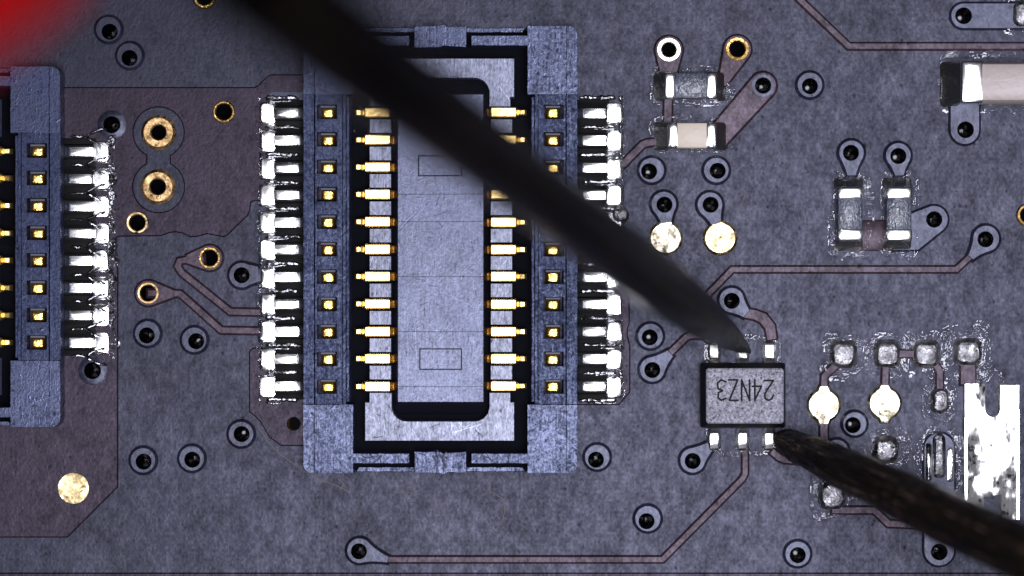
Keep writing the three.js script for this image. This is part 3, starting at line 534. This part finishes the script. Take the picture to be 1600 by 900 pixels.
M.goldWin = std({ color: lin(1.0, 0.64, 0.17), metalness: 1, roughness: 0.36, bumpMap: like(mBump, 0.1, 0.6, 2, 2), bumpScale: 0.0012 });
M.ledge = std({ color: lin(0.05, 0.055, 0.08), roughness: 0.6 });
M.flux2 = std({ color: lin(0.22, 0.22, 0.23), metalness: 1, roughness: 0.3 });
M.epoxyShade = std({ color: lin(0.004, 0.004, 0.005), roughness: 0.3, ior: 1.5 });  // same moulding as the chip top, coloured near-black for its shaded steep sides
const rowsMain = Array.from({ length: 11 }, (_, i) => 174.6 + 42.95 * i), rowsSide = Array.from({ length: 8 }, (_, i) => 235 + 42.9 * i);
connector('large black connector in the middle, eleven gold contacts along each long side', 688, rowsMain, 134, [-1, 1]);
{
  const big = scene.getObjectByName('board_connector');
  M.shred = std({ color: lin(0.05, 0.05, 0.06), roughness: 0.5 });
  [[[679, 704], [684, 716], [683, 730], [688, 744]], [[683, 703], [690, 714], [694, 728], [692, 742]], [[676, 712], [681, 722], [678, 733]], [[690, 742], [688, 748], [685, 750]], [[697, 706], [692, 718], [697, 731]], [[566, 712], [574, 716], [586, 713]], [[578, 710], [588, 719], [596, 712]], [[752, 712], [764, 716], [772, 722]], [[760, 709], [768, 719], [778, 715]]].forEach((p, i) => {
    at(46); part('shred', new THREE.TubeGeometry(new THREE.CatmullRomCurve3(p.map(([x, y], k) => new THREE.Vector3(X(x), Y(46 + 2.2 * Math.sin(i + k * 1.7)), Z(y)))), 14, rr(0.6, 1.2) / 1000, 5), i % 3 ? M.shred : M.plastic, big); at(0);
  });
}
connector('black connector cut off by the edge of the picture, beside the two big plated holes', -120, rowsSide, 131, [1]);

// ------------------------------------------------------------------ the six-legged chip
at(46);
{
  const t = thing('six_pin_chip', 'grey six-legged chip marked 24NZ3 between the two black probe tips', 'chip', 1164, 621);
  const cv = document.createElement('canvas'); cv.width = 944; cv.height = 664;      // 8 texels per pixel of the top face
  const g = cv.getContext('2d');
  const img = g.createImageData(944, 664);
  for (let y = 0; y < 664; y++) for (let x = 0; x < 944; x++) { const m = 0.62 * (vnoise(x / 13, y / 13, 201) - 0.5) + 0.5 * (vnoise(x / 26, y / 30, 205) - 0.5) + 0.3 * (fbm(x / 160, y / 160, 207, 2) - 0.5), v = clamp(150 + 88 * m - 70 * sstep(0.80, 0.9, vnoise(x / 17, y / 15, 211)), 30, 255), i = (y * 944 + x) * 4; img.data[i] = v; img.data[i + 1] = v * 0.99; img.data[i + 2] = Math.min(255, v * 1.05); img.data[i + 3] = 255; }
  g.putImageData(img, 0, 0);
  g.save(); g.translate(944, 664); g.rotate(Math.PI);        // the print is upside down in the picture
  g.strokeStyle = 'rgba(8,8,11,0.96)'; g.lineWidth = 22; g.lineJoin = 'round'; g.lineCap = 'round';
  const glyphs = {
    2: [[0, 8], [3, 2], [8, 0], [13, 3], [13.5, 10], [10, 16], [0, 31], [14, 31]], 4: [[10.5, 32], [10.5, 0], [0, 22], [14.5, 22]],
    N: [[0, 32], [0, 0], [12.5, 32], [12.5, 0]], Z: [[0, 0], [13, 0], [0, 32], [14, 32]], 3: [[0, 3], [7, 0], [12, 4], [11.5, 12], [5, 15], [12, 18], [13, 27], [7, 32], [0, 29]],
  };
  [...'24NZ3'].forEach((ch, i) => { g.beginPath(); glyphs[ch].forEach(([x, y], k) => { const px = (14.5 + i * 18.6 + x) * 8, py = (34.5 + y) * 8; if (k) g.lineTo(px, py); else g.moveTo(px, py); }); g.stroke(); });
  g.restore();
  const tx = new THREE.CanvasTexture(cv); tx.colorSpace = THREE.SRGBColorSpace;
  const px = g.getImageData(0, 0, 944, 664).data;           // the burnt-in marking is duller than the moulding round it
  const rough = tex(944, 664, 1, 1, (x, y) => clamp(1.12 - 0.85 * px[((663 - y) * 944 + x) * 4] / 255, 0, 1)); rough.offset.set(0, 0); rough.repeat.set(1, 1);
  part('body', loft([[1100, 572, 1227, 667, 4, 6], [1095.5, 567.5, 1229.5, 669.5, 4, 21], [1098, 570, 1228, 667, 4, 30], [1103.6, 575.6, 1224.4, 661.6, 5, 44.4]].map(([a, b, c, d, r, h]) => ({ c: rrect(a, b, c, d, r, 5), h })), 0.25), M.epoxyShade, t);
  const geo = loft([[1103.8, 575.8, 1224.2, 661.4, 5, 44.4], [1105.3, 577.3, 1222.7, 659.9, 5, 46]].map(([a, b, c, d, r, h]) => ({ c: rrect(a, b, c, d, r, 5), h })), 0.35);
  const p = geo.attributes.position, uv = new Float32Array(p.count * 2);
  for (let i = 0; i < p.count; i++) { uv[2 * i] = (p.getX(i) - X(1105)) / (X(1223) - X(1105)); uv[2 * i + 1] = 1 - (p.getZ(i) - Z(577)) / (Z(660) - Z(577)); }
  geo.setAttribute('uv', new THREE.BufferAttribute(uv, 2));
  part('marked_top', geo, std({ color: lin(0.52, 0.52, 0.56), map: tx, roughness: 1, roughnessMap: rough, bumpMap: tx, bumpScale: 0.0014, ior: 1.5 }), t, true);
  for (const [x, s] of [[1118, -1], [1163, -1], [1205, -1], [1118, 1], [1163, 1], [1205, 1]]) {
    const e = s < 0 ? 571 : 667, o = (d) => e + s * d, w = 8.5;
    const prof = [[-4, 21, 7], [1, 21, 7], [4, 19.5, 7.2], [6.5, 15, 7.6], [9, 12.2, 8], [12, 11.3, 8.4], [21, 10.7, 8.6], [30, 10.0, 8.6], [35, 8.8, 8.4], [38.5, 6, 8], [40.5, 1, 7]];
    const pos = []; const pt = prof.map(([d, h, ww]) => ({ d: o(d), h, ww }));
    const V = (q, k) => [X(x + [-(q.ww + 3), -q.ww, -q.ww * 0.7, q.ww * 0.7, q.ww, q.ww + 3][k]), Y([0.5, q.h - 4.5, q.h, q.h, q.h - 4.5, 0.5][k]), Z(q.d)];
    for (let i = 0; i + 1 < pt.length; i++) for (let k = 0; k < 5; k++) { const A = V(pt[i], k), B = V(pt[i], k + 1), C = V(pt[i + 1], k + 1), D = V(pt[i + 1], k); if (s > 0) pos.push(...A, ...D, ...B, ...B, ...D, ...C); else pos.push(...A, ...B, ...D, ...B, ...C, ...D); }
    part('lead', tri(pos, 0.62), M.tinSmooth, t);
  }
}

// ------------------------------------------------------------------ chip resistors and capacitors
// measured along x from a to b (terminal c wide at each end, solder f beyond), y from y0 to y1; vertical ones are turned
function chipPart(name, label, category, group, x0, y0, x1, y1, o) {
  at(o.h);
  const t = thing(name, label, category, (x0 + x1) / 2, (y0 + y1) / 2, group);
  const v = o.vertical, M2 = (a, b, c, d, r, h) => v ? { c: rrect(b, a, d, c, r, 4), h } : { c: rrect(a, b, c, d, r, 4), h };
  const [a, b, p, q] = v ? [y0, y1, x0, x1] : [x0, x1, y0, y1], h = o.h, c = o.cap, f = o.fillet;
  part('body', loft([M2(a + c - 4, p + 1, b - c + 4, q - 1, 1, 3), M2(a + c - 4, p + 1, b - c + 4, q - 1, 1, h - o.round * 1.15 - 1), M2(a + c - 3, p + 1 + o.round * 0.32, b - c + 3, q - 1 - o.round * 0.32, 1, h - o.round * 0.3 - 1), M2(a + c - 3, p + 1 + o.round, b - c + 3, q - 1 - o.round, 1, h - 1)], 0.7), o.mat, t);
  for (const s of [0, 1]) {
    const m = (x) => s ? a + b - x : x;
    const T = (u, w, d, r, hh) => M2(Math.min(m(u), m(w)), p + d, Math.max(m(u), m(w)), q - d, r, hh);
    const e = part('terminal', loft([T(a, a + c, 0, 3, 2), T(a, a + c, 0, 3, h - 5), T(a + 1.3, a + c - 0.6, 1.4, 3, h - 1.4), T(a + 2.4, a + c - 1.4, 2.4, 3, h - 0.5), T(a + c * 0.32, a + c * 0.72, 9, 3, h + 0.25)], 0.6), M.tinSmooth, t);
    part('solder_fillet', loft([T(a - f, a + 5, -3, 7, -0.5), T(a - f + 1.2, a + 5, -2, 7, 3.2), T(a - f * 0.86, a + 5, -1.4, 6, 4), T(a - f * 0.55, a + 5, -1, 5, h * 0.24 + 2), T(a - f * 0.2, a + 5, 0.5, 4, h * 0.6), T(a + 0.6, a + 4, 2, 3, h * 0.82)], 0.9), M.tinDark, e);
  }
  at(0);
  return t;
}
M.tinDark = std({ color: lin(0.30, 0.30, 0.29), metalness: 1, roughness: 0.35, bumpMap: mBump, bumpScale: 0.003 });
const rg = 'small chip resistors with grey middles';
chipPart('chip_resistor', 'grey chip resistor lying crosswise below the two open plated holes', 'resistor', rg, 1037, 112.5, 1121, 154.5, { h: 30, cap: 18, fillet: 15, mat: M.greyBody, round: 2 });
chipPart('chip_capacitor', 'small beige chip capacitor with silver ends just below the grey resistor', 'capacitor', null, 1043, 191, 1120, 232, { h: 34, cap: 17, fillet: 20, mat: M.ceramic, round: 2 });
chipPart('chip_resistor', 'upright grey chip resistor of the pair, the one away from the round side via', 'resistor', rg, 1308.5, 291, 1349, 377, { h: 30, cap: 20, fillet: 15, mat: M.greyBody, round: 2, vertical: true });
chipPart('chip_resistor', 'upright grey chip resistor of the pair, right against the round side via', 'resistor', rg, 1384.5, 291, 1425.5, 377, { h: 30, cap: 20, fillet: 15, mat: M.greyBody, round: 2, vertical: true });
chipPart('ceramic_capacitor', 'large beige ceramic capacitor with a broad silver end, cut off by the picture edge', 'capacitor', null, 1502, 95, 1780, 161, { h: 62, cap: 34, fillet: 25, mat: M.ceramicBig, round: 13 });

// ------------------------------------------------------------------ tinned tab with a notch
{
  at(10);
  const t = thing('metal_tab', 'bright tinned metal tab with a notched upper end beside the solder bumps', 'metal tab', 1550, 708);
  const notch = Array.from({ length: 9 }, (_, i) => { const a = (180 - 22.5 * i) * Math.PI / 180; return [1551 + 12 * Math.cos(a), 640 + 12 * Math.sin(a)]; });
  part('plate', plate([[1508, 600], [1539, 600], ...notch, [1563, 602], [1592, 602], [1592, 812], [1565, 812], [1565, 772], [1537, 776], [1536, 812], [1508, 812]], [], 10, 2, -0.5), M.tinWorn, t);
  part('rim', plate([[1507.5, 652], [1511, 652], [1511, 812], [1507.5, 812]], [], 12, 1.2, 9), M.tinSmooth, t);
  part('rim', plate([[1588, 640], [1592.5, 640], [1592.5, 812], [1588, 812]], [], 12.5, 1.2, 9), M.tinSmooth, t);
  at(0);
}

// ------------------------------------------------------------------ the two black probe tips and the red grip above the board
// a tapering rod along a line of stations { p: picture x, y; h: height; r: radius }
function rod(stations, n, wear, s) {
  const place = (p, h) => { const k = (H - h) / H; return new THREE.Vector3((p[0] - 800) * k / 1000, h / 1000, (p[1] - 450) * k / 1000); };
  let P;
  if (stations.from) {                                      // a straight shaft: [distance from the tip, radius]
    const A = place(...stations.from), d = place(...stations.to).sub(A).normalize();
    P = stations.radii.map(([l, q]) => ({ v: A.clone().addScaledVector(d, l / 1000), r: q / 1000 }));
  } else P = stations.map(({ p, h, r }) => ({ v: place(p, h), r: r / 1000 }));
  const curve = new THREE.CatmullRomCurve3(P.map((q) => q.v), false, 'centripetal'), N = 150, pos = [], uv = [];
  const rings = [];
  const rad = (t) => { const f = t * (P.length - 1), i = Math.min(P.length - 2, Math.floor(f)); return P[i].r + (P[i + 1].r - P[i].r) * (f - i); };   // the curve's own parameter steps station by station
  const axis = P[P.length - 1].v.clone().sub(P[0].v).normalize(), side = new THREE.Vector3(0, 1, 0).cross(axis).normalize();
  for (let i = 0; i <= N; i++) {
    const t = Math.pow(i / N, 1.7), c = curve.getPoint(t), tan = curve.getTangent(Math.min(0.999, Math.max(0.001, t))), u = side, w = tan.clone().cross(u).normalize(), ring = [], r0 = rad(t);
    for (let k = 0; k < n; k++) { const a = k / n * 2 * Math.PI, m = 1 + wear * ((vnoise(i / 5, k * 0.9, s) - 0.5) * 0.9 + (vnoise(i / 13, k * 0.5, s + 4) - 0.5) * 1.2); const sq = 1 + 0.05 * Math.cos(4 * a); ring.push(c.clone().addScaledVector(u, Math.cos(a) * r0 * m * sq).addScaledVector(w, Math.sin(a) * r0 * m * sq)); }
    rings.push({ ring, t, L: t * curve.getLength() });
  }
  for (let i = 0; i < N; i++) for (let k = 0; k < n; k++) {
    const j = (k + 1) % n, A = rings[i].ring[k], B = rings[i].ring[j], C = rings[i + 1].ring[j], D = rings[i + 1].ring[k];
    for (const q of [A, D, B, B, D, C]) pos.push(q.x, q.y, q.z);
    const u0 = k / n * 0.3, u1 = (k + 1) / n * 0.3, v0 = rings[i].L, v1 = rings[i + 1].L;
    uv.push(u0, v0, u0, v1, u1, v0, u1, v0, u0, v1, u1, v1);
  }
  const tip = P[0].v.clone().addScaledVector(axis, -P[0].r * 0.5);
  for (let k = 0; k < n; k++) { const q = rings[0].ring[k], z = rings[0].ring[(k + 1) % n]; pos.push(q.x, q.y, q.z, z.x, z.y, z.z, tip.x, tip.y, tip.z); uv.push(0, 0, 0.01, 0, 0, 0.01); }
  const g = new THREE.BufferGeometry();
  g.setAttribute('position', new THREE.Float32BufferAttribute(pos, 3)); g.setAttribute('uv', new THREE.Float32BufferAttribute(uv, 2));
  return toCreasedNormals(g, 0.9);
}
const steelMap = tex(512, 1024, 0.30, 1.2, (x, y) => { const s = vnoise(x / 2.2, y / 34, 301), f = fbm(x / 18, y / 40, 305, 4), w = sstep(0.66, 0.85, fbm(x / 7, y / 46, 311, 3)); const q = sstep(0.74, 0.88, vnoise(x / 1.8, y / 16, 315)) * sstep(0.44, 0.62, fbm(x / 20, y / 40, 317, 2)); const k = 0.03 + 0.12 * (f - 0.4) + 0.03 * (s - 0.5) + 0.16 * w + 1.0 * q; return [clamp(k, 0, 1), clamp(k * 0.86, 0, 1), clamp(k * 0.74, 0, 1)]; });  // bright streaks: scratches, with the shaft's highlights painted into the colour
const steelBump = tex(512, 1024, 0.30, 1.2, (x, y) => clamp(0.5 * vnoise(x / 2.0, y / 28, 321) + 0.5 * fbm(x / 9, y / 16, 325, 3), 0, 1));
const steel = (bump, k, shine) => std({ specularIntensity: shine, color: lin(0.050 * k, 0.039 * k, 0.032 * k), map: steelMap, roughness: 0.32, bumpMap: steelBump, bumpScale: bump, ior: 1.5 });
{
  const t = thing('probe_tip', 'black pointed probe reaching down across the large connector onto the middle leg of the chip', 'probe', 1166, 545);
  part('shaft', rod({ from: [[1169, 549], 20], to: [[372, -54], 1780], radii: [[0, 5], [26, 9], [66, 14], [105, 18.5], [150, 22.5], [205, 27], [275, 31.5], [370, 35], [520, 38], [800, 41], [1150, 44], [1500, 49], [1930, 54]] }, 28, 0.07, 401), steel(0.0022, 0.42, 0.35), t, true);
}
{
  const t = thing('probe_tip', 'black scratched probe resting against the chip corner, in front of the solder bumps', 'probe', 1216, 684);
  part('shaft', rod({ from: [[1216, 684], 30], to: [[1800, 958], 650], radii: [[0, 11], [14, 18.5], [46, 23.5], [100, 27.5], [190, 31.5], [320, 35], [480, 38], [650, 41], [820, 44]] }, 28, 0.10, 451), steel(0.0032, 2.0, 1), t, true);
}
{
  const t = thing('red_grip', 'blurred red rounded grip at the picture corner, its unseen bulk added to shade the board', 'grip', 0, 0);
  part('handle', rod([{ p: [78, -62], h: 1830, r: 30 }, { p: [68, -58], h: 1850, r: 46 }, { p: [10, -50], h: 1950, r: 66 }, { p: [-110, -110], h: 2080, r: 150 }, { p: [-300, -210], h: 2240, r: 230 }, { p: [-560, -330], h: 2450, r: 260 }], 28, 0.0, 471), M.red, t, true);  // far end widened out of view to block the lamp over the upper left
}

scene.traverse((o) => { if (o.isMesh) o.castShadow = o.receiveShadow = true; });
renderer.render(scene, camera);
